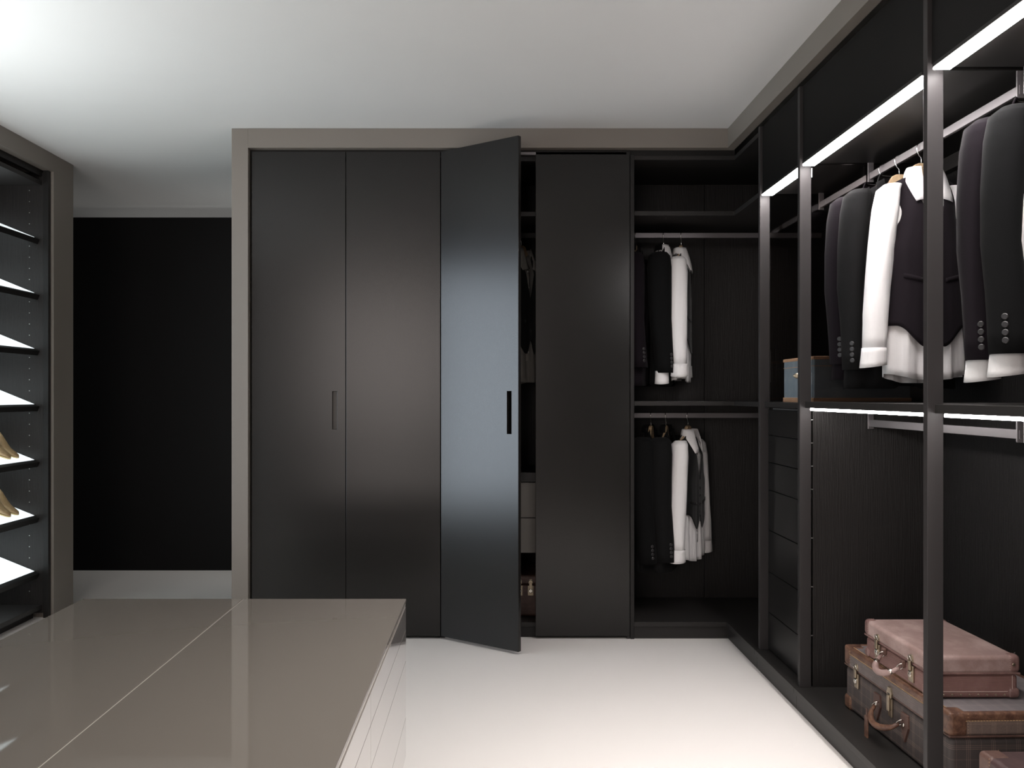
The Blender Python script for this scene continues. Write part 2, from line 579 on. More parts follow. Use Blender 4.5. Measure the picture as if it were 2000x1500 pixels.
# narrow unit with drawers (between first and second upright)
t = thing('drawer_wardrobe', 'narrow dark unit with seven stacked drawers beside the corner', 'wardrobe', (FX, U[1], 0))
ya, yb = U[1], U[0]
post(t, yb - 0.001)
part('side_panel', box(1.312, XB, yb, yb + 0.019, BZ, 1.232), 'carcass', t)
part('glass_partition', box(1.316, XB, yb + 0.008, yb + 0.014, 1.26, 2.238), 'glass', t, bevel=0)
part('back_panel', box(XB, XB + 0.02, ya, yb - 0.002, 0, 2.556), 'carcass', t)
part('plinth', box(FX + 0.012, FX + 0.03, ya, yb - 0.001, 0, 0.066), 'edge', t)
part('bottom_panel', box(FX, XB, ya, yb - 0.001, 0.066, BZ), 'edge', t)
part('top_panel', box(SX + 0.012, XB, ya + 0.026, yb - 0.002, 2.533, 2.556), 'edge', t)
part('shelf', box(SX + 0.012, XB, ya + 0.026, yb - 0.002, 2.240, 2.264), 'panel', t)
part('flap_door', box(1.274, 1.294, ya + 0.027, yb - 0.003, 2.246, 2.553), 'flap', t)
part('shelf', box(SX, XB, ya + 0.026, yb - 0.002, 1.232, 1.256), 'edge', t)
part('light_strip', box(1.263, 1.312, ya + 0.03, yb - 0.03, 2.221, 2.2275), 'led', t, bevel=0.002); part('strip_housing', box(1.262, 1.313, ya + 0.03, yb - 0.03, 2.228, 2.2395), 'panel', t)
part('clothes_rail', box(1.544, 1.556, ya + 0.026, yb - 0.003, 2.170, 2.198), 'rail', t)
bracket(t, yb - 0.008)
dz = [1.222, 1.102, 0.974, 0.844, 0.655, 0.460, 0.269, 0.095]
part('drawer_carcass', box(1.322, XB - 0.005, ya + 0.03, yb - 0.004, 0.092, 1.228), 'gap', t)
for i in range(7):
    part('drawer', box(1.300, 1.3215, ya + 0.028, yb - 0.006, dz[i + 1] + 0.002, dz[i] - 0.002), 'drawer', t, bevel=0.001)

# wide open units
for k in (1, 2, 3):
    ya, yb = U[k + 1], U[k]
    lab = {1: 'open dark unit with hanging suits above two stacked suitcases',
           2: 'near open dark unit at the right edge, suits above a small brown case',
           3: 'open dark unit nearest the camera on the right side'}[k]
    if k == 3:
        continue
    t = thing('open_wardrobe', lab, 'wardrobe', (FX, ya, 0))
    post(t, yb)
    if k == 1:
        part('side_panel', box(1.317, XB, yb + 0.003, yb + 0.022, BZ, 1.231), 'carcass', t)
        part('glass_partition', box(1.316, XB, yb + 0.010, yb + 0.016, 1.26, 2.238), 'glass', t, bevel=0)
        z = 1.10
        for z in (1.185, 1.09, 0.995, 0.90, 0.70, 0.50, 0.30):
            part('shelf_pin', box(1.3085, 1.3172, yb + 0.001, yb + 0.004, z, z + 0.004), 'pin', t, bevel=0)
    if k == 2:
        part('end_post', box(1.262, 1.309, ya, ya + 0.025, BZ, 2.556), 'post', t)
        part('end_panel', box(1.312, XB, ya + 0.003, ya + 0.022, BZ, 2.53), 'carcass', t)
    part('back_panel', box(XB, XB + 0.02, ya, yb - 0.001, 0, 2.556), 'carcass', t)
    part('plinth', box(FX + 0.012, FX + 0.03, ya, yb - 0.001, 0, 0.066), 'edge', t)
    part('bottom_panel', box(FX, XB, ya, yb - 0.001, 0.066, BZ), 'edge', t)
    part('top_panel', box(SX + 0.012, XB, ya + 0.026, yb - 0.001, 2.533, 2.556), 'edge', t)
    part('shelf', box(SX + 0.012, XB, ya + 0.026, yb - 0.001, 2.240, 2.264), 'panel', t)
    part('flap_door', box(1.274, 1.294, ya + 0.027, yb - 0.003, 2.246, 2.553), 'flap', t)
    part('shelf', box(SX, XB, ya + 0.026, yb - 0.001, 1.236, 1.262), 'edge', t)
    part('light_strip', box(1.263, 1.312, ya + 0.034, yb - 0.03, 2.221, 2.2275), 'led', t, bevel=0.002); part('strip_housing', box(1.262, 1.313, ya + 0.034, yb - 0.03, 2.228, 2.2395), 'panel', t)
    part('light_strip', box(SX + 0.006, SX + 0.034, ya + 0.034, yb - 0.04, 1.2255, 1.2358), 'led_low', t, bevel=0.002)
    part('clothes_rail', box(1.544, 1.556, ya + 0.026, yb - 0.003, 2.170, 2.198), 'rail', t)
    part('clothes_rail', box(1.544, 1.556, ya + 0.026, yb - 0.003, 1.160, 1.188), 'rail', t)
    part('rear_batten', box(1.815, XB, ya + 0.026, yb - 0.003, 2.184, 2.239), 'edge', t)
    bracket(t, yb - 0.010)
    bracket(t, ya + 0.027)
    bracket(t, yb - 0.010, 1.236, 1.160)
    bracket(t, ya + 0.027, 1.236, 1.160)

# ------------------------------------------------------------------ shoe cabinet on the left
LX = -2.547
YE = 0.72      # its far end
t = thing('shoe_surround', 'taupe frame around the lit shoe cabinet on the left', 'frame', (LX, YE, 0))
part('side_panel', box(-3.2, LX, YE - 0.245, YE, 0, CZ - 0.001), 'taupe', t)
part('top_fascia', box(LX - 0.05, LX, -4.6, YE - 0.245, 2.586, CZ - 0.001), 'taupe', t, bevel=0)
part('top_trim', box(LX - 0.07, LX - 0.051, -4.6, YE - 0.247, 2.55, 2.6), 'panel', t, bevel=0)

SE = 0.52 - 0.055   # inner face of the cabinet's far side panel
YS = 0.465
t = thing('shoe_cabinet', 'dark cabinet of sloping lit glass shoe shelves along the left wall', 'cabinet', (-2.6, YS, 0))
part('side_panel', box(-3.17, -2.575, YS - 0.020, YS, 0.03, 2.575), 'carcass', t)
part('front_stile', box(-2.592, -2.562, YS - 0.022, YS + 0.008, 0.0, 2.585), 'panel', t)
part('side_panel', box(-3.17, -2.575, -4.60, -4.58, 0.03, 2.575), 'carcass', t)
part('back_panel', box(-3.19, -3.17, -4.6, YS, 0.0, 2.575), 'carcass', t)
part('top_panel', box(-3.17, -2.60, -4.58, YS - 0.021, 2.50, 2.525), 'carcass_h', t)
part('bottom_panel', box(-3.17, -2.60, -4.58, YS - 0.021, 0.052, 0.078), 'carcass_h', t)
part('plinth', box(-3.17, -2.65, -4.58, YS - 0.021, 0.0, 0.052), 'panel', t)
sl = math.radians(22.2)
ct, st = math.cos(sl), math.sin(sl)
for i in range(7):
    zt = 2.20 - i * 0.3213
    for j, (y0, y1) in enumerate(((-1.20, YS - 0.0215), (-2.88, -1.22), (-4.56, -2.90))):
        # frame tray: profile in x,z sloping up towards the back
        X0, Z0 = -2.612, zt - 0.0135
        def pt(a, b):
            return (X0 - a * ct - b * st, Z0 + a * st - b * ct)
        sh = part('shelf', MB().prism([pt(0, 0), pt(0.036, 0), pt(0.036, 0.030), pt(0, 0.030)], 'y', y0, y1)
                  .prism([pt(0.468, 0), pt(0.50, 0), pt(0.50, 0.030), pt(0.468, 0.030)], 'y', y0, y1)
                  .prism([pt(0.036, 0), pt(0.468, 0), pt(0.468, 0.030), pt(0.036, 0.030)], 'y', y1 - 0.004, y1)
                  .prism([pt(0.036, 0), pt(0.468, 0), pt(0.468, 0.030), pt(0.036, 0.030)], 'y', y0, y0 + 0.006), 'panel', t)
        g = MB().prism([pt(0.033, -0.0015), pt(0.47, -0.0015), pt(0.47, 0.008), pt(0.033, 0.008)], 'y', y0 + 0.004, y1 - 0.002)
        gg = g.build('glass_panel', 'shelf_glass', sh, off=tuple(t.location))
pz = 2.47
while pz > 0.15:
    part('shelf_pin', MB().disc((-2.672, YS - 0.0195, pz), (0, -1, 0), 0.0026, 0.002, 8), 'pin', t, bevel=0)
    pz -= 0.0643


def shoe(t, side):
    # loft along the length; local x = 0 at the toe, going to -0.27 at the heel
    st_ = [(0.0, 0.006, 0.010), (-0.012, 0.020, 0.018), (-0.035, 0.030, 0.024), (-0.07, 0.037, 0.034), (-0.10, 0.038, 0.056),
           (-0.13, 0.036, 0.085), (-0.165, 0.033, 0.105), (-0.21, 0.034, 0.100), (-0.25, 0.033, 0.094), (-0.272, 0.024, 0.080), (-0.28, 0.008, 0.06)]
    rows = []
    for x, w, h in st_:
        cy = side * 0.006 * math.sin(-x / 0.28 * PI)
        r = []
        for k in range(16):
            a = 2 * PI * k / 16
            cc, ss = math.cos(a), math.sin(a)
            y = w * (abs(cc) ** 0.8) * (1 if cc > 0 else -1)
            if x < -0.12 and ss > 0:
                y *= 1 - 0.4 * ss
            z = h / 2 + h / 2 * (abs(ss) ** 0.7) * (1 if ss > 0 else -1)
            r.append((x, cy + y, 0.004 + z))
        rows.append(r)
    MB().grid(rows, True, True, True).build('upper', 'shoe', t, smooth=True)
    rows = []
    for x, w, h in st_:
        cy = side * 0.006 * math.sin(-x / 0.28 * PI)
        w2 = w + 0.003
        rows.append([(x * 1.01, cy - w2, 0.0), (x * 1.01, cy + w2, 0.0), (x * 1.01, cy + w2, 0.007), (x * 1.01, cy - w2, 0.007)])
    MB().grid(rows, True, True, True).build('sole', 'shoe_sole', t)


for zt, lab, grp, dx in ((0.913, 'upper lit shoe shelf', 'shoes on the fifth shelf', 0.0), (0.591, 'lower lit shoe shelf', 'shoes on the sixth shelf', 0.0)):
    for yy, sd, w in ((0.335, -1, 'far'), (0.250, 1, 'near')):
        X = -2.680
        z = zt - 0.0135 + (-2.612 - X) * math.tan(sl) + 0.0025
        t = thing('shoe', 'pale tan shoe, the %s one of the pair on the %s' % (w, lab), 'shoe', (X, yy, z), 0, grp)
        shoe(t, sd)
        t.rotation_euler = (0, sl, 0)

# ------------------------------------------------------------------ island
IX0, IX1, IY0, IY1, IZ = -1.363, -0.286, -4.05, -1.744, 0.61
XM = -0.828
t = thing('dressing_island', 'low taupe gloss glass-topped island with drawers in the foreground', 'island', (XM, -3.0, 0))
part('top_panel', box(IX0, XM - 0.0022, IY0, IY1, IZ - 0.010, IZ), 'island_top', t, bevel=0.0012)
part('top_panel', box(XM + 0.0022, IX1, IY0, IY1, IZ - 0.010, IZ), 'island_top', t, bevel=0.0012)
part('centre_joint', box(XM - 0.0020, XM + 0.0020, IY0, IY1, IZ - 0.012, IZ - 0.0016), 'island_edge', t, bevel=0)
part('top_frame', box(IX0 + 0.002, IX1 - 0.002, IY0 + 0.002, IY1 - 0.002, IZ - 0.022, IZ - 0.0125), 'island_edge', t)
part('carcass', box(IX0 + 0.022, IX1 - 0.022, IY0 + 0.02, IY1 - 0.0, 0.08, IZ - 0.024), 'gap', t)
part('end_panel', box(IX0 + 0.001, IX1 - 0.0, IY1 + 0.0002, IY1 + 0.0192, 0.08, IZ - 0.0235), 'island_side', t) if False else None
part('plinth', box(IX0 + 0.05, IX1 - 0.05, IY0 + 0.05, IY1 - 0.05, 0, 0.08), 'gap', t)
ys = [IY1, -2.61, -3.48, IY0]
rows = [(0.508, 0.585), (0.404, 0.508), (0.215, 0.404), (0.085, 0.215)]
for sx in (1, -1):
    for k in range(3):
        for z0, z1 in rows:
            xa, xb = (IX1 - 0.0215, IX1 - 0.001) if sx > 0 else (IX0 + 0.001, IX0 + 0.0215)
            part('drawer', box(xa, xb, ys[k + 1] + 0.0009, ys[k] - 0.0009, z0 + 0.0009, z1 - 0.0009), 'island_side', t, bevel=0.0005)


# ------------------------------------------------------------------ clothes
def smooth(a):
    a = max(0.0, min(1.0, a))
    return a * a * (3 - 2 * a)


def lerp_tab(tab, z):
    """tab: [(z, value)] from the top down"""
    if z >= tab[0][0]:
        return tab[0][1]
    for (z0, v0), (z1, v1) in zip(tab, tab[1:]):
        if z >= z1:
            f = smooth((z0 - z) / (z0 - z1))
            return v0 + (v1 - v0) * f
    return tab[-1][1]


class Body:
    def __init__(s, Wt, Tt, nx=0.065, slope=0.52, seed=0, fold=0.006, nfold=5):
        s.Wt, s.Tt, s.nx, s.slope, s.fold = Wt, Tt, nx, slope, fold
        r = random.Random(seed)
        s.ph = [r.uniform(0, 6.28) for _ in range(4)]
        s.nf = nfold

    def S(s, x):
        return -max(0.0, abs(x) - s.nx) * s.slope

    def y(s, x, z, side):
        w = lerp_tab(s.Wt, z)
        u = min(1.0, abs(x) / w)
        T = 0.010 + (lerp_tab(s.Tt, z) - 0.010) * smooth((s.S(x) - z + 0.004) / 0.13)
        p = max(0.0, 1 - u ** 3) ** 0.5
        g = smooth(-z / 0.6)
        f = s.fold * g * (math.sin(s.nf * PI * x / w + s.ph[0] + 2.5 * z * s.ph[3] * 0.3) + 0.5 * math.sin(s.nf * 2.3 * PI * x / w + s.ph[1]))
        return side * (T * p + 0.0008) + f * p

    def panel(s, mb, side, bot, top=None, x0=-1.0, x1=1.0, nx=28, nz=26, extra=0.0):
        rows = []
        for j in range(nz + 1):
            v = j / nz
            r = []
            for i in range(nx + 1):
                u = x0 + (x1 - x0) * i / nx
                wt = lerp_tab(s.Wt, 0)
                xt = u * wt
                zt = s.S(xt)
                if top:
                    zt = min(zt, top(xt))
                xb = u * lerp_tab(s.Wt, -0.7)
                z = zt + (bot(xb) - zt) * v
                x = u * lerp_tab(s.Wt, z)
                r.append((x, s.y(x, z, side) + side * extra, z))
            rows.append(r)
        mb.grid(rows)


def sleeve(mb, path, n=16, sx=1, wob=0.0, seed=1):
    """path: (x, y, z, rx, ry) rings, mirrored by sx"""
    r = random.Random(seed)
    a0, a1 = r.uniform(0, 6), r.uniform(0, 6)
    fine = []
    for i in range(len(path) - 1):
        m = 3
        for k in range(m):
            f = k / m
            fine.append([path[i][q] * (1 - f) + path[i + 1][q] * f for q in range(5)])
    fine.append(list(path[-1]))
    rows = []
    for q, (x, y, z, rx, ry) in enumerate(fine):
        g = smooth(q / len(fine) * 2)
        row = []
        for k in range(n):
            a = 2 * PI * k / n
            w = 1 + wob * g * (math.sin(3 * a + a0 + z * 9) + 0.6 * math.sin(5 * a + a1 - z * 14))
            row.append((sx * (x + rx * w * math.cos(a)), y + ry * w * math.sin(a), z))
        rows.append(row)
    # close the sleeve head
    mb.grid(rows, True, True, False)
    return fine[-1]


def jacket(label, loc, rz, mat='suit_black', seed=1, hem=-0.735, group=None, slen=-0.64, splay=0.0, cuffs=False):
    t = thing('suit_jacket', label, 'jacket', loc, rz, group)
    Wt = [(0, 0.178), (-0.12, 0.176), (-0.25, 0.190), (-0.42, 0.178), (-0.6, 0.20), (-0.75, 0.215)]
    Tt = [(0, 0.03), (-0.12, 0.060), (-0.3, 0.066), (-0.5, 0.055), (-0.75, 0.058)]
    B = Body(Wt, Tt, seed=seed, fold=0.004, nfold=3)
    mb = MB()
    vn = lambda x: 0.02 - max(0.0, (0.075 - abs(x))) * 5.0
    bot = lambda x: hem + 0.012 * math.cos(x * 8)
    botf = lambda x: hem + 0.03 * smooth((0.05 - abs(x)) / 0.05) * 1.0
    B.panel(mb, 1, bot)
    B.panel(mb, -1, botf, top=vn, nx=36)
    mb.build('body', mat, t, smooth=True, solid=0.003)
    for sx in (-1, 1):
        mb = MB()
        # lapel: two leaves with a notch
        pts = []
        z_end = -0.36
        n = 12
        inner, outer = [], []
        for i in range(n + 1):
            f = i / n
            z = 0.012 + (z_end - 0.012) * f
            xi = 0.068 * (1 - f)
            wd = 0.030 + 0.055 * smooth(f / 0.35) * (1 - smooth((f - 0.30) / 0.75))
            if 0.16 < f < 0.24:
                wd -= 0.018
            xo = xi + wd * (1 - 0.75 * f)
            row = []
            for k in range(4):
                x = xi + (xo - xi) * k / 3
                row.append((sx * x, B.y(sx * x, min(z, B.S(x) - 0.001), -1) - 0.006 - 0.003 * math.sin(PI * k / 3), min(z, B.S(x) + 0.012)))
            inner.append(row)
        mb.grid(inner)
        mb.build('lapel', mat, t, smooth=True, solid=0.003)
    # collar round the back of the neck
    rows = []
    for j in range(4):
        r = []
        for k in range(13):
            a = PI * k / 12
            rr = 0.066 + 0.006 * j
            h = (0.028, 0.032, 0.018, -0.008)[j]
            r.append((rr * math.cos(a) * 1.05, -0.008 + rr * math.sin(a) * 0.62, h))
        rows.append(r)
    MB().grid(rows).build('collar', mat, t, smooth=True, solid=0.003)
    for sx in (-1, 1):
        p = [(0.140, 0, -0.032, 0.012, 0.018), (0.152, 0, -0.034, 0.034, 0.040), (0.166, 0, -0.055, 0.046, 0.058),
             (0.176, -0.002, -0.12, 0.048, 0.064), (0.187 + splay * .3, -0.004, -0.25, 0.047, 0.062), (0.193 + splay * .6, -0.008, -0.40, 0.044, 0.058),
             (0.188 + splay * .9, -0.022, -0.53, 0.046, 0.052), (0.180 + splay, -0.034, slen, 0.052, 0.050)]
        mb = MB()
        e = sleeve(mb, p, 20, sx, 0.015, seed)
        so = mb.build('sleeve', mat, t, smooth=True, solid=0.003)
        for k in range(4):
            z = slen + 0.035 + 0.021 * k
            a = -0.8
            x = e[0] + 0.051 * math.cos(a)
            y = e[1] + 0.053 * math.sin(a) + 0.0009
            MB().disc((sx * x, y + 0.001 * k, z), (sx * math.cos(a), math.sin(a), 0), 0.0085, 0.004).build('button', 'button', so, smooth=False)
    for k in range(2):
        z = -0.40 - 0.11 * k
        MB().disc((0.012, B.y(0.012, z, -1) - 0.001, z), (0, -1, 0), 0.009, 0.004).build('button', 'button', t)
    # flap pockets
    for sx in (-1, 1):
        rows = []
        for j in range(3):
            rows.append([(sx * (0.065 + 0.10 * k / 4), B.y(sx * (0.065 + 0.10 * k / 4), -0.52 - 0.022 * j, -1) - 0.004, -0.52 - 0.022 * j) for k in range(5)])
        MB().grid(rows).build('pocket_flap', mat, t, smooth=True, solid=0.003)
    return t


def shirt(label, loc, rz, mat='shirt', seed=2, hem=-0.70, slen=-0.60, group=None, collar=True, shrink=1.0, splay=0.0, wx=0.150, drop=0.0, wsl=1.0):
    t = thing('dress_shirt', label, 'shirt', loc, rz, group)
    k_ = shrink
    Wt = [(0, wx), (-0.15, wx - 0.005), (-0.4, wx), (-0.7, wx + 0.02)]
    Tt = [(0, 0.02 * k_), (-0.12, 0.045 * k_), (-0.4, 0.045 * k_), (-0.7, 0.050 * k_)]
    B = Body(Wt, Tt, nx=0.06, seed=seed, fold=0.008 * k_, nfold=4)
    tail = lambda x: hem + 0.022 * smooth(abs(x) / 0.16) ** 2
    mb = MB()
    vn = lambda x: 0.02 - max(0.0, (0.055 - abs(x))) * 1.3
    B.panel(mb, 1, lambda x: tail(x) - 0.01)
    B.panel(mb, -1, tail, top=vn)
    mb.build('body', mat, t, smooth=True, solid=0.0015)
    rows = [[(x, B.y(x, z, -1) - 0.003, z) for x in (-0.014, 0, 0.014)] for z in [-0.06 - 0.03 * i for i in range(19)]]
    MB().grid(rows).build('placket', mat, t, smooth=True, solid=0.0015)
    for i in range(6):
        z = -0.10 - 0.09 * i
        MB().disc((0, B.y(0, z, -1) - 0.004, z), (0, -1, 0), 0.0055, 0.003).build('button', 'button_white', t)
    if collar:
        # stand
        def ring(a, r, z, fwd=0.0):
            return (r * 1.05 * math.sin(a), -0.006 - r * 0.60 * math.cos(a) - fwd, z)
        rows = []
        for j in range(4):
            rows.append([ring(a, 0.060 - 0.001 * j, -0.022 * math.cos(a) ** 1 * (1 - j / 3) * 0.8 + 0.034 * j / 3 - 0.010)
                         for a in [math.radians(32 + 296 * k / 32) for k in range(33)]])
        MB().grid(rows).build('collar_stand', mat, t, smooth=True, solid=0.002)
        rows = []
        for j in range(7):
            f = j / 6
            r = []
            st0 = 30 - 25 * f
            half = [st0 + (34 - st0) * q for q in (0, .33, .66, 1.0)] + [34 + (180 - 34) * q / 14 for q in range(1, 15)]
            full = half + [360 - d for d in half[-2::-1]]
            for dg in full:
                a = math.radians(dg)
                d = dg if dg <= 180 else 360 - dg
                sgn = 1 if math.sin(a) >= 0 else -1
                if d <= 34:
                    g = 1 - 0.16 * (34 - d) / 34
                else:
                    g = max(0.0, 1 - (d - 34) / 62) ** 1.25
                z = 0.030 - (0.038 + 0.094 * g) * f
                p = ring(a, 0.062 + 0.010 * f + 0.003 * math.sin(PI * f), z, 0.024 * g * f)
                sw = 0.028 * g * f * sgn if d > 20 else 0.028 * g * f * sgn * (d / 20)
                r.append((p[0] + sw, p[1], p[2]))
            rows.append(r)
        MB().grid(rows).build('collar', mat, t, smooth=True, solid=0.002)
    for sx in (-1, 1):
        q = wsl
        p = [(0.105, 0, -0.030, 0.010, 0.016), (0.120, 0, -0.032, 0.030 * q, 0.032 * k_), (0.136, 0, -0.052, 0.038 * q, 0.046 * k_),
             (0.146, 0, -0.12, 0.041 * q, 0.054 * k_), (0.158 + splay * .3, 0, -0.25, 0.042 * q, 0.052 * k_), (0.170 + splay * .6, -0.004, -0.40, 0.041 * q, 0.048 * k_),
             (0.176 + splay * .85, -0.010, -0.50, 0.042 * q, 0.044 * k_), (0.180 + splay, -0.014, slen + 0.03, 0.038 * q, 0.040 * k_)]
        mb = MB()
        e = sleeve(mb, p, 20, sx, 0.045, seed)
        so = mb.build('sleeve', mat, t, smooth=True, solid=0.0015)
        rows = []
        for j in range(5):
            f = j / 4
            rows.append([(sx * (e[0] + 0.004 * f + (0.040 + 0.004 * f) * q * math.cos(2 * PI * kk / 20)), e[1] + (0.042 + 0.003 * f) * k_ * math.sin(2 * PI * kk / 20),
                          slen + 0.034 - 0.066 * f + sx * 0.006 * math.cos(2 * PI * kk / 20) * f) for kk in range(20)])
        MB().grid(rows, True).build('cuff', mat, so, smooth=True, solid=0.003)
    return t


def vest(label, loc, rz, mat='vest', seed=4, hem=-0.46, point=0.085, w=0.148, group=None, tk=1.0):
    t = thing('waistcoat', label, 'waistcoat', loc, rz, group)
    Wt = [(0, 0.118), (-0.05, 0.120), (-0.14, 0.112), (-0.20, 0.122), (-0.27, w), (-0.40, w - 0.008), (-0.6, w + 0.008)]
    Tt = [(0, 0.03), (-0.12, 0.058 * tk), (-0.4, 0.058 * tk), (-0.7, 0.062 * tk)]
    B = Body(Wt, Tt, nx=0.06, seed=seed, fold=0.002, nfold=3)
    B.S0 = B.S
    mb = MB()
    vn = lambda x: 0.02 - max(0.0, (0.078 - abs(x))) * 3.6

    def botf(x):
        a = abs(x)
        return hem - point * (smooth((0.135 - a) / 0.10) if a > 0.035 else 1 - 0.9 * smooth((0.035 - a) / 0.035))
    B.panel(mb, -1, botf, top=vn, nx=48, nz=30, extra=0.004)
    B.panel(mb, 1, lambda x: hem, nx=24, extra=0.004)
    mb.build('body', mat, t, smooth=True, solid=0.003)
    for sx in (-1, 1):
        rows = [[(sx * (0.045 + 0.065 * k / 5), B.y(sx * (0.045 + 0.065 * k / 5), -0.375 - 0.008 * j + 0.016 * k / 5, -1) - 0.008, -0.375 - 0.008 * j + 0.016 * k / 5) for k in range(6)] for j in range(3)]
        MB().grid(rows).build('pocket_welt', mat, t, smooth=True, solid=0.003)
    for k in range(5):
        z = -0.30 - 0.045 * k
        MB().disc((0.0, B.y(0, z, -1) - 0.005, z), (0, -1, 0), 0.007, 0.003).build('button', 'button', t)
    return t


def hanger(label, loc, rz, group=None, print_=False):
    """root on the rail top; hook over the rail, wooden arms under it"""
    t = thing('coat_hanger', label, 'hanger', loc, rz, group)
    pts = []
    for k in range(13):
        a = math.radians(-35 + (215) * k / 12)
        pts.append((-0.017 * math.cos(a), 0, -0.014 + 0.0165 * math.sin(a) + 0.0005))
    pts = pts[::-1]
    # pts starts at +x side tip? ensure the stem side comes last
    stem = [(-0.0165, 0, -0.024), (-0.010, 0, -0.040), (-0.001, 0, -0.050), (0, 0, -0.060), (0, 0, -0.085)]
    hook = [(0.017 * math.cos(math.radians(a)), 0, -0.013 + 0.0165 * math.sin(math.radians(a))) for a in range(-30, 181, 15)]
    MB().tube(hook + stem, 0.0019, 8).build('hook', 'steel', t, smooth=True)
    rows = []
    n = 24
    for i in range(n + 1):
        x = -0.16 + 0.32 * i / n
        a = abs(x)
        g = smooth((a - 0.018) / 0.04)
        zc = -0.090 * (1 - g) - g * (0.128 + 0.42 * max(0, a - 0.045))
        h = 0.024 * (1 - g) + 0.011 * g
        d = 0.009 if a < 0.19 else 0.006
        yb = 0.012 * (a / 0.19) ** 2
        rows.append([(x, yb - d, zc - h), (x, yb + d, zc - h), (x, yb + d, zc + h * 0.8), (x, yb - d, zc + h * 0.8)])
    MB().grid(rows, True, True, True).build('hanger_arm', 'hanger', t, bevel=0.003, seg=3)
    if print_:
        cu = bpy.data.curves.new('lettering', 'FONT')
        cu.body = 'oro'
        cu.size = 0.017
        cu.align_x = 'CENTER'
        cu.extrude = 0.0002
        tmp = bpy.data.objects.new('lettering_text', cu)
        me = bpy.data.meshes.new_from_object(tmp)
        bpy.data.objects.remove(tmp)
        me.materials.clear()
        me.materials.append(M['ink'])
        o = bpy.data.objects.new('lettering', me)
        COL.objects.link(o)
        o.parent = t
        o.location = (-0.008, -0.0096, -0.094)
        o.rotation_euler = (PI / 2, 0, 0)
    return t


RT = 2.198
NK = 0.100    # neck below the rail top
# --- main right-hand cell (rail along y at x = 1.55)
RX = 1.55


def yd(d):
    return -4.73 + d


hg = 'wooden hangers on the right rail'
hanger('wooden hanger holding the farthest dark suit on the right rail', (RX, yd(3.55), RT), 0.06, hg)
jacket('aubergine suit jacket, farthest garment on the right rail', (RX, yd(3.55), RT - NK), 0.10, 'suit_purple', 11, hem=-0.75, slen=-0.69, group='suit jackets on the right rail')
hanger('wooden hanger holding the charcoal jacket next to the white shirt', (RX, yd(3.41), RT), 0.0, hg)
jacket('charcoal suit jacket hanging right behind the white shirt and waistcoat', (RX, yd(3.41), RT - NK), 0.05, 'suit_grey', 12, hem=-0.785, slen=-0.715, group='suit jackets on the right rail')
hanger('wooden hanger with printed letters in the collar of the white shirt', (RX + 0.005, yd(3.245), RT), 0.10, hg, True)
shirt('white dress shirt under a dark waistcoat on the right rail', (RX + 0.012, yd(3.245), RT - NK - 0.020), 0.14, 'shirt', 21, hem=-0.735, slen=-0.655, wx=0.135, splay=0.02)
vest('dark woollen waistcoat over the white shirt on the right rail', (RX + 0.012, yd(3.245), RT - NK - 0.017), 0.14, 'vest', 22, hem=-0.545, w=0.148, point=0.075)
hanger('wooden hanger holding the aubergine jacket just past the second post', (RX, yd(2.54), RT), 0.0, hg)
jacket('aubergine suit jacket just right of the tall near post', (RX + 0.005, yd(2.54), RT - NK), 0.05, 'suit_purple', 13, hem=-0.75, slen=-0.712, group='suit jackets on the right rail')
shirt('white shirt under the aubergine jacket, only its hem and cuff showing', (RX + 0.01, yd(2.54), RT - NK - 0.012), 0.05, 'shirt', 31, hem=-0.69, slen=-0.724, shrink=0.9, splay=0.000, wsl=1.08, collar=False)
hanger('wooden hanger holding the black jacket at the right edge', (RX, yd(2.42), RT), 0.0, hg)
jacket('black suit jacket at the right edge of the photo', (RX + 0.012, yd(2.42), RT - NK), 0.0, 'suit_black', 14, hem=-0.75, slen=-0.70, group='suit jackets on the right rail')
shirt('white shirt under the black jacket at the right edge', (RX + 0.016, yd(2.42), RT - NK - 0.012), 0.0, 'shirt', 33, hem=-0.69, slen=-0.712, shrink=0.9, splay=0.000, wsl=1.08, collar=False)

# --- corner unit, upper rail (rail along x at y = 0.30)
RY = 0.30
a = math.radians
hg = 'wooden hangers in the corner wardrobe'
hanger('hanger of the leftmost jacket on the upper corner rail', (0.805, RY, RT), a(78), hg)
jacket('aubergine jacket, leftmost on the upper corner rail', (0.815, RY, RT - NK), a(72), 'suit_purple', 41, hem=-0.76, slen=-0.66)
hanger('hanger of the black jacket on the upper corner rail', (0.963, RY, RT), a(74), hg)
jacket('black jacket with a white collar and cuff on the upper corner rail', (0.955, RY, RT - NK), a(74), 'suit_black', 42, hem=-0.76, slen=-0.69)
shirt('white shirt inside the black jacket on the upper corner rail', (0.955, RY, RT - NK - 0.004), a(74), 'shirt', 43, hem=-0.70, slen=-0.710, shrink=0.85, wsl=1.0, splay=0.0)
hanger('hanger of the white shirt on the upper corner rail', (1.062, RY, RT), a(72), hg)
shirt('white shirt with long sleeves on the upper corner rail', (1.052, RY, RT - NK - 0.02), a(74), 'shirt', 44, hem=-0.72, slen=-0.655, splay=0.02)
vest('black waistcoat over the white shirt on the upper corner rail', (1.052, RY, RT - NK - 0.017), a(74), 'vest_black', 45, hem=-0.48)
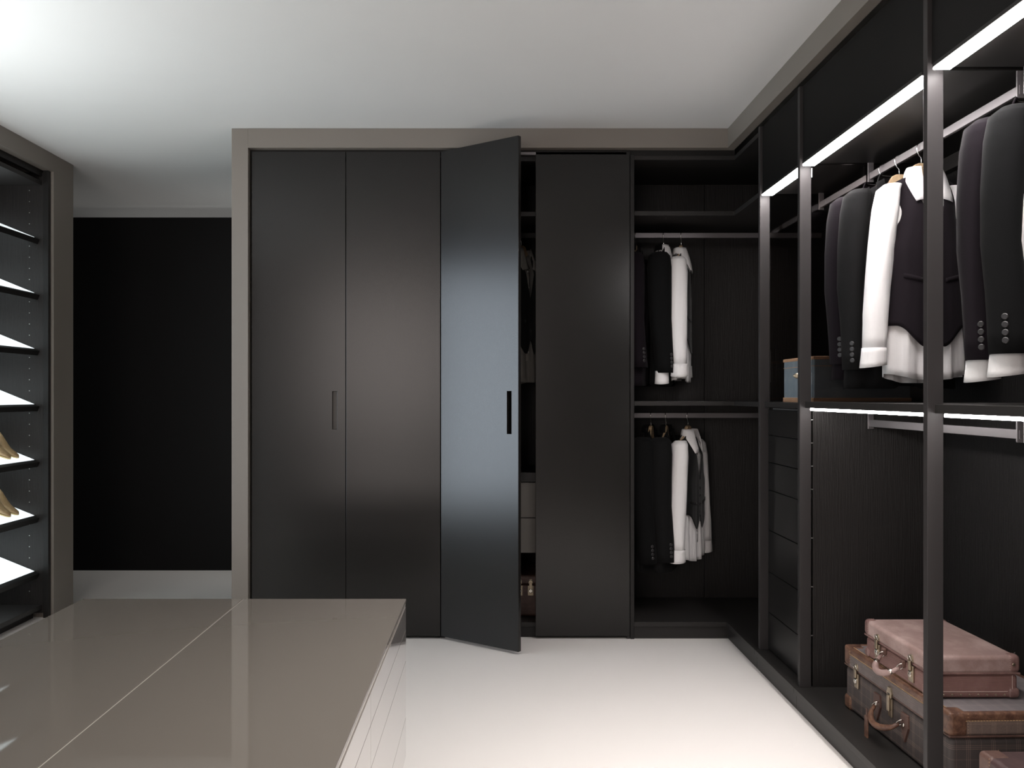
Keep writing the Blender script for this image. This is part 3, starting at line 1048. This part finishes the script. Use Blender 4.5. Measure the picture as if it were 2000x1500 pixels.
# --- corner unit, lower rail
RL = 1.188
hanger('hanger of the leftmost jacket on the lower corner rail', (0.892, RY, RL), a(70), hg)
jacket('black jacket, leftmost on the lower corner rail', (0.885, RY, RL - NK), a(66), 'suit_black', 51, hem=-0.76, slen=-0.71)
hanger('hanger of the second jacket on the lower corner rail', (0.976, RY, RL), a(70), hg)
jacket('charcoal jacket, second on the lower corner rail', (0.984, RY, RL - NK), a(66), 'suit_grey', 52, hem=-0.76, slen=-0.70)
hanger('hanger of the white shirt on the lower corner rail', (1.100, RY, RL), a(58), hg)
shirt('white shirt under a black waistcoat on the lower corner rail', (1.105, RY, RL - NK - 0.02), a(56), 'shirt', 53, hem=-0.70, slen=-0.650, splay=0.02)
vest('black waistcoat over the white shirt on the lower corner rail', (1.105, RY, RL - NK - 0.017), a(56), 'vest_black', 54, hem=-0.44)
# --- behind the open door
hanger('hanger of the shirt behind the open door', (0.165, RY, RT), a(50))
shirt('grey shirt hanging behind the open wardrobe door', (0.165, RY, RT - NK - 0.02), a(50), 'shirt_grey', 61, hem=-0.72, slen=-0.655)
vest('black waistcoat over the shirt behind the open door', (0.165, RY, RT - NK - 0.017), a(50), 'vest_black', 62, hem=-0.48)


# ------------------------------------------------------------------ suitcases
def arc(p0, p1, out, n=12, drop=0.0, sq=0.55):
    """handle path from p0 to p1 bulging along vector out"""
    P = []
    p0, p1, out = Vector(p0), Vector(p1), Vector(out)
    for i in range(n + 1):
        f = i / n
        b = math.sin(PI * f) ** sq
        P.append(p0.lerp(p1, f) + out * b)
    return P


def suitcase(label, loc, rz, L, Wd, H, hl, mats, cat='suitcase', r=0.016, corners='brown', binding=None, latch_x=(0.30,), handle=True, c=0.05,
             studs=False, center_latch=False, tabs=False, thread='thread', tag_=False, rim=None, all_corners=True):
    """local: x along the length, front (handle) at -y, z up from the base"""
    body_m, lid_m, top_m, lat_m = mats
    t = thing('suitcase', label, cat, loc, rz)
    hb = H - hl
    box(-L / 2 + 0.003, L / 2 - 0.003, -Wd / 2 + 0.003, Wd / 2 - 0.003, 0.0, hb - 0.0015).build('body', body_m, t, bevel=r, seg=5)
    lid = box(-L / 2, L / 2, -Wd / 2, Wd / 2, hb, H).build('lid', lid_m, t, bevel=r, seg=5)
    e = 0.0012
    if top_m:
        box(-L / 2 + 0.014, L / 2 - 0.014, -Wd / 2 + 0.014, Wd / 2 - 0.014, H - 0.006, H + 0.0008).build('top_cover', top_m, lid, bevel=0.001)
    if rim:
        box(-L / 2 - 0.001, L / 2 + 0.001, -Wd / 2 - 0.001, Wd / 2 + 0.001, hb - 0.0005, hb + 0.006).build('lid_rim', rim, lid, bevel=0.002, seg=3)
    if binding:
        q = 0.021
        for (x0, x1, y0, y1) in ((-L / 2 - e, L / 2 + e, -Wd / 2 - e, -Wd / 2 + q), (-L / 2 - e, L / 2 + e, Wd / 2 - q, Wd / 2 + e),
                                 (-L / 2 - e, -L / 2 + q, -Wd / 2 + q, Wd / 2 - q), (L / 2 - q, L / 2 + e, -Wd / 2 + q, Wd / 2 - q)):
            box(x0, x1, y0, y1, H - 0.024, H + 0.0035).build('edge_binding', binding, lid, bevel=0.008, seg=4)
        # stitching along the bindings
        mb = MB()
        n = int(L / 0.010)
        for i in range(n):
            x = -L / 2 + 0.02 + (L - 0.04) * i / n
            mb.box(x, x + 0.006, -Wd / 2 + 0.0135, -Wd / 2 + 0.0155, H + 0.0030, H + 0.0046)
            mb.box(x, x + 0.006, -Wd / 2 - 0.0024, -Wd / 2 - 0.0008, H - 0.0215, H - 0.0200)
        n = int(Wd / 0.010)
        for i in range(n):
            y = -Wd / 2 + 0.02 + (Wd - 0.04) * i / n
            mb.box(L / 2 + 0.0008, L / 2 + 0.0024, y, y + 0.006, H - 0.0215, H - 0.0200)
        mb.build('stitching', thread, lid)['kind'] = 'stuff'
    if binding:
        box(-L / 2 + 0.03, L / 2 - 0.03, -Wd / 2 - 0.0008, -Wd / 2 + 0.004, hb + 0.006, H - 0.024).build('lid_band', 'ribbed', lid)
    if corners:
        cs = [(sx, sy, 1) for sx in (-1, 1) for sy in (-1, 1)] + [(sx, sy, 0) for sx in (-1, 1) for sy in (-1, 1)]
        for sx, sy, up in cs:
            x0, x1 = sorted((sx * (L / 2 + 0.0025), sx * (L / 2 - c)))
            y0, y1 = sorted((sy * (Wd / 2 + 0.0025), sy * (Wd / 2 - c)))
            if up:
                z0, z1 = hb + 0.002, H + (0.0048 if binding else 0.0025)
                if not binding:
                    z0 = hb + 0.004
            else:
                z0, z1 = 0.0, min(0.055, hb * 0.45)
            co = box(x0, x1, y0, y1, z0, z1).build('corner_patch', corners, t, bevel=min(r, 0.014), seg=5)
            # stitch line round the patch on the two outer faces
            mb = MB()
            m = 8
            for i in range(m):
                f0, f1 = i / m, (i + 0.6) / m
                xa = sx * (L / 2 - c + 0.004)
                za, zb = z0 + (z1 - z0) * f0, z0 + (z1 - z0) * f1
                mb.box(min(xa, xa + 0.0012 * sx), max(xa, xa + 0.0012 * sx), min(sy * (Wd / 2 + 0.002), sy * (Wd / 2 + 0.0036)), max(sy * (Wd / 2 + 0.002), sy * (Wd / 2 + 0.0036)), za + 0.004, max(za + 0.005, zb - 0.002))
                ya_ = sy * (Wd / 2 - c + 0.004)
                mb.box(min(sx * (L / 2 + 0.002), sx * (L / 2 + 0.0036)), max(sx * (L / 2 + 0.002), sx * (L / 2 + 0.0036)), min(ya_, ya_ + 0.0012), max(ya_, ya_ + 0.0012), za + 0.004, max(za + 0.005, zb - 0.002))
            mb.build('stitching', thread, co)['kind'] = 'stuff'
    yf = -Wd / 2
    lx = [s * x for x in latch_x for s in (-1, 1)]
    for x in lx:
        lt = MB().box(x - 0.016, x + 0.016, yf - 0.0045, yf + 0.002, hb - 0.058, hb - 0.004).build('latch', lat_m, t, bevel=0.0015)
        MB().disc((x, yf - 0.004, hb - 0.032), (0, -1, 0), 0.0115, 0.006, 18).build('lock_disc', 'nickel', lt)
        MB().disc((x, yf - 0.0095, hb - 0.031), (0, -1, 0), 0.0022, 0.001, 10).build('keyhole', 'ink', lt)
        MB().box(x - 0.0085, x + 0.0085, yf - 0.010, yf - 0.0045, hb - 0.020, hb + 0.012).build('hasp', lat_m, lt, bevel=0.002, seg=3)
        MB().prism([(x - 0.013, hb + 0.008), (x + 0.013, hb + 0.008), (x + 0.013, hb + 0.020), (x + 0.007, hb + 0.031), (x - 0.007, hb + 0.031), (x - 0.013, hb + 0.020)], 'y', yf - 0.0040, yf + 0.002).build('keeper', lat_m, lt, bevel=0.001)
        MB().tube([(x - 0.012, yf - 0.006, hb + 0.010)] + [(x + 0.0125 * math.cos(q), yf - 0.006 - 0.004 * math.sin(q), hb + 0.012 + 0.016 * math.sin(q)) for q in [PI - PI * k / 10 for k in range(11)]], 0.0016, 6).build('latch_loop', 'nickel', lt, smooth=True)
    if center_latch:
        x = 0.0
        lt = MB().prism([(x - 0.014, hb - 0.004), (x + 0.014, hb - 0.004), (x + 0.018, hb + 0.012), (x + 0.012, hb + 0.022), (x + 0.010, hb + 0.032), (x - 0.010, hb + 0.032), (x - 0.012, hb + 0.022), (x - 0.018, hb + 0.012)], 'y', yf - 0.008, yf + 0.002).build('centre_clasp', lat_m, t, bevel=0.002, seg=3)
        MB().box(x - 0.008, x + 0.008, yf - 0.012, yf - 0.004, hb - 0.050, hb + 0.006).build('hasp', lat_m, lt, bevel=0.002)
        MB().box(x - 0.007, x + 0.007, yf - 0.0095, yf - 0.0078, hb + 0.008, hb + 0.011).build('keyhole', 'ink', lt)
        MB().box(x - 0.013, x + 0.013, yf - 0.004, yf + 0.002, hb - 0.07, hb - 0.006).build('clasp_plate', lat_m, lt, bevel=0.001)
    if handle:
        hw = 0.070 if L < 0.6 else 0.088
        hz = hb * 0.62
        h = MB()
        p = arc((-hw, yf - 0.016, hz), (hw, yf - 0.016, hz), (0, -0.040, -0.034), 16)
        rr = [0.0065 + 0.0045 * smooth(math.sin(PI * i / 16) * 1.6) for i in range(17)]
        h.tube(p, rr, 10)
        ho = h.build('handle', 'rose' if not tabs else 'brown', t, smooth=True)
        for s in (-1, 1):
            MB().tube([(s * hw + 0.013 * math.cos(2 * PI * k / 14) * 0.7, yf - 0.012 + 0.012 * math.sin(2 * PI * k / 14), hz + 0.012 * math.cos(2 * PI * k / 14) + 0.004) for k in range(14)], 0.0019, 6, closed=True).build('handle_ring', 'nickel', ho, smooth=True)
            if tabs:
                x = s * (hw + 0.012)
                MB().prism([(x - 0.022, hz + 0.038), (x + 0.022, hz + 0.038), (x + 0.026, hz - 0.004), (x, hz - 0.058), (x - 0.026, hz - 0.004)], 'y', yf - 0.0045, yf + 0.004).build('handle_tab', 'brown_dark', t, bevel=0.0015)
                MB().disc((x, yf - 0.004, hz + 0.0), (0, -1, 0), 0.007, 0.005, 14).build('rivet', 'nickel', t, smooth=True)
            else:
                MB().box(s * hw - 0.010, s * hw + 0.010, yf - 0.010, yf + 0.003, hz + 0.002, hz + 0.026).build('handle_loop', 'brown_dark', t, bevel=0.004, seg=3)
                MB().tube([p[1 if s < 0 else -2] + Vector((0, 0, 0)), p[3 if s < 0 else -4]], 0.0095, 10).build('handle_ferrule', 'nickel', ho, smooth=True)
        if tag_:
            x = -hw * 0.75
            MB().box(x - 0.012, x + 0.012, yf - 0.058, yf - 0.052, hz - 0.105, hz - 0.028).build('luggage_tag', 'brown', t, bevel=0.002)
            MB().box(x - 0.004, x + 0.004, yf - 0.056, yf - 0.052, hz - 0.040, hz + 0.0).build('tag_strap', 'brown_dark', t, bevel=0.001)
    if studs:
        for sidex in (1,):
            n = 8
            for i in range(n):
                y = -Wd / 2 + c + 0.01 + (Wd - 2 * c - 0.02) * i / (n - 1)
                MB().disc((sidex * (L / 2 - 0.0035), y, 0.012), (sidex, 0, 0), 0.0033, 0.003, 8).build('rivet', 'brass', t)
            box(L / 2 - 0.0035, L / 2 - 0.0018, -Wd / 2 + c, Wd / 2 - c, 0.021, 0.0225).build('stitch_line', 'thread_pale', t)
            box(L / 2 - 0.0035, L / 2 - 0.0018, Wd / 2 - c + 0.014, Wd / 2 - c + 0.0155, 0.0225, hb - 0.004).build('stitch_line', 'thread_pale', t)
            for k in (-1, 1):
                MB().disc((L / 2 + 0.002, k * (Wd / 2 - 0.022), H - hl * 0.45), (1, 0, 0), 0.005, 0.003, 12).build('rivet', 'brass', t)
    return t


# front (handle) faces the room: rotate -90 degrees
suitcase('large dark plaid suitcase with brown leather corners, lying under the rose one', (1.595, -1.645, BZ), -PI / 2 + 0.03, 0.75, 0.45, 0.236, 0.072,
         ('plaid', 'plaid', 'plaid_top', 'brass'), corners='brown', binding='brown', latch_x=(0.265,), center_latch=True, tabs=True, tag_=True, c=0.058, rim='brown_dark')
suitcase('small rose-brown leather suitcase stacked on top of the plaid one', (1.520, -1.665, BZ + 0.240), -PI / 2 + 0.01, 0.475, 0.290, 0.135, 0.058,
         ('rose_side', 'rose', None, 'brass'), corners='rose_dark', binding=None, latch_x=(0.125,), c=0.038, r=0.014, studs=True, thread='thread_pale', rim='rose_dark')
suitcase('brown leather suitcase with pale stitched corners at the bottom right edge', (1.555, -2.575, BZ), -PI / 2 + 0.02, 0.56, 0.46, 0.236, 0.07,
         ('third', 'third', None, 'brass'), corners='brown_dark', binding=None, latch_x=(0.2,), c=0.06, rim='brown', thread='thread')
suitcase('dark brown suitcase in the gap behind the open door', (0.18, 0.33, 0.080), 0, 0.58, 0.36, 0.225, 0.05,
         ('brown_dark', 'brown_dark', None, 'brass'), corners='brown_dark', latch_x=(0.03,), handle=False, c=0.04)

# blue-grey case on the upper shelf, seen behind the second post
t = thing('trunk', 'blue-grey case with tan wooden trim on the middle shelf, behind the suits', 'case', (1.50, -0.80, 1.256))
part('body', box(1.345, 1.75, -0.985, -0.60, 1.2575, 1.448), 'blue_case', t, bevel=0.006, seg=3)
part('bottom_trim', box(1.342, 1.753, -0.988, -0.597, 1.256, 1.277), 'tan_trim', t, bevel=0.002)
part('top_trim', box(1.342, 1.753, -0.988, -0.597, 1.438, 1.452), 'tan_trim', t, bevel=0.003)
part('lid_seam', box(1.343, 1.752, -0.987, -0.598, 1.410, 1.4125), 'tan_trim', t, bevel=0.0005)
part('latch_knob', MB().tube([(1.345, -0.86, 1.372), (1.325, -0.86, 1.372), (1.312, -0.86, 1.372), (1.300, -0.86, 1.372)], [0.016, 0.014, 0.011, 0.003], 14), 'brass', t, bevel=0, smooth=True)
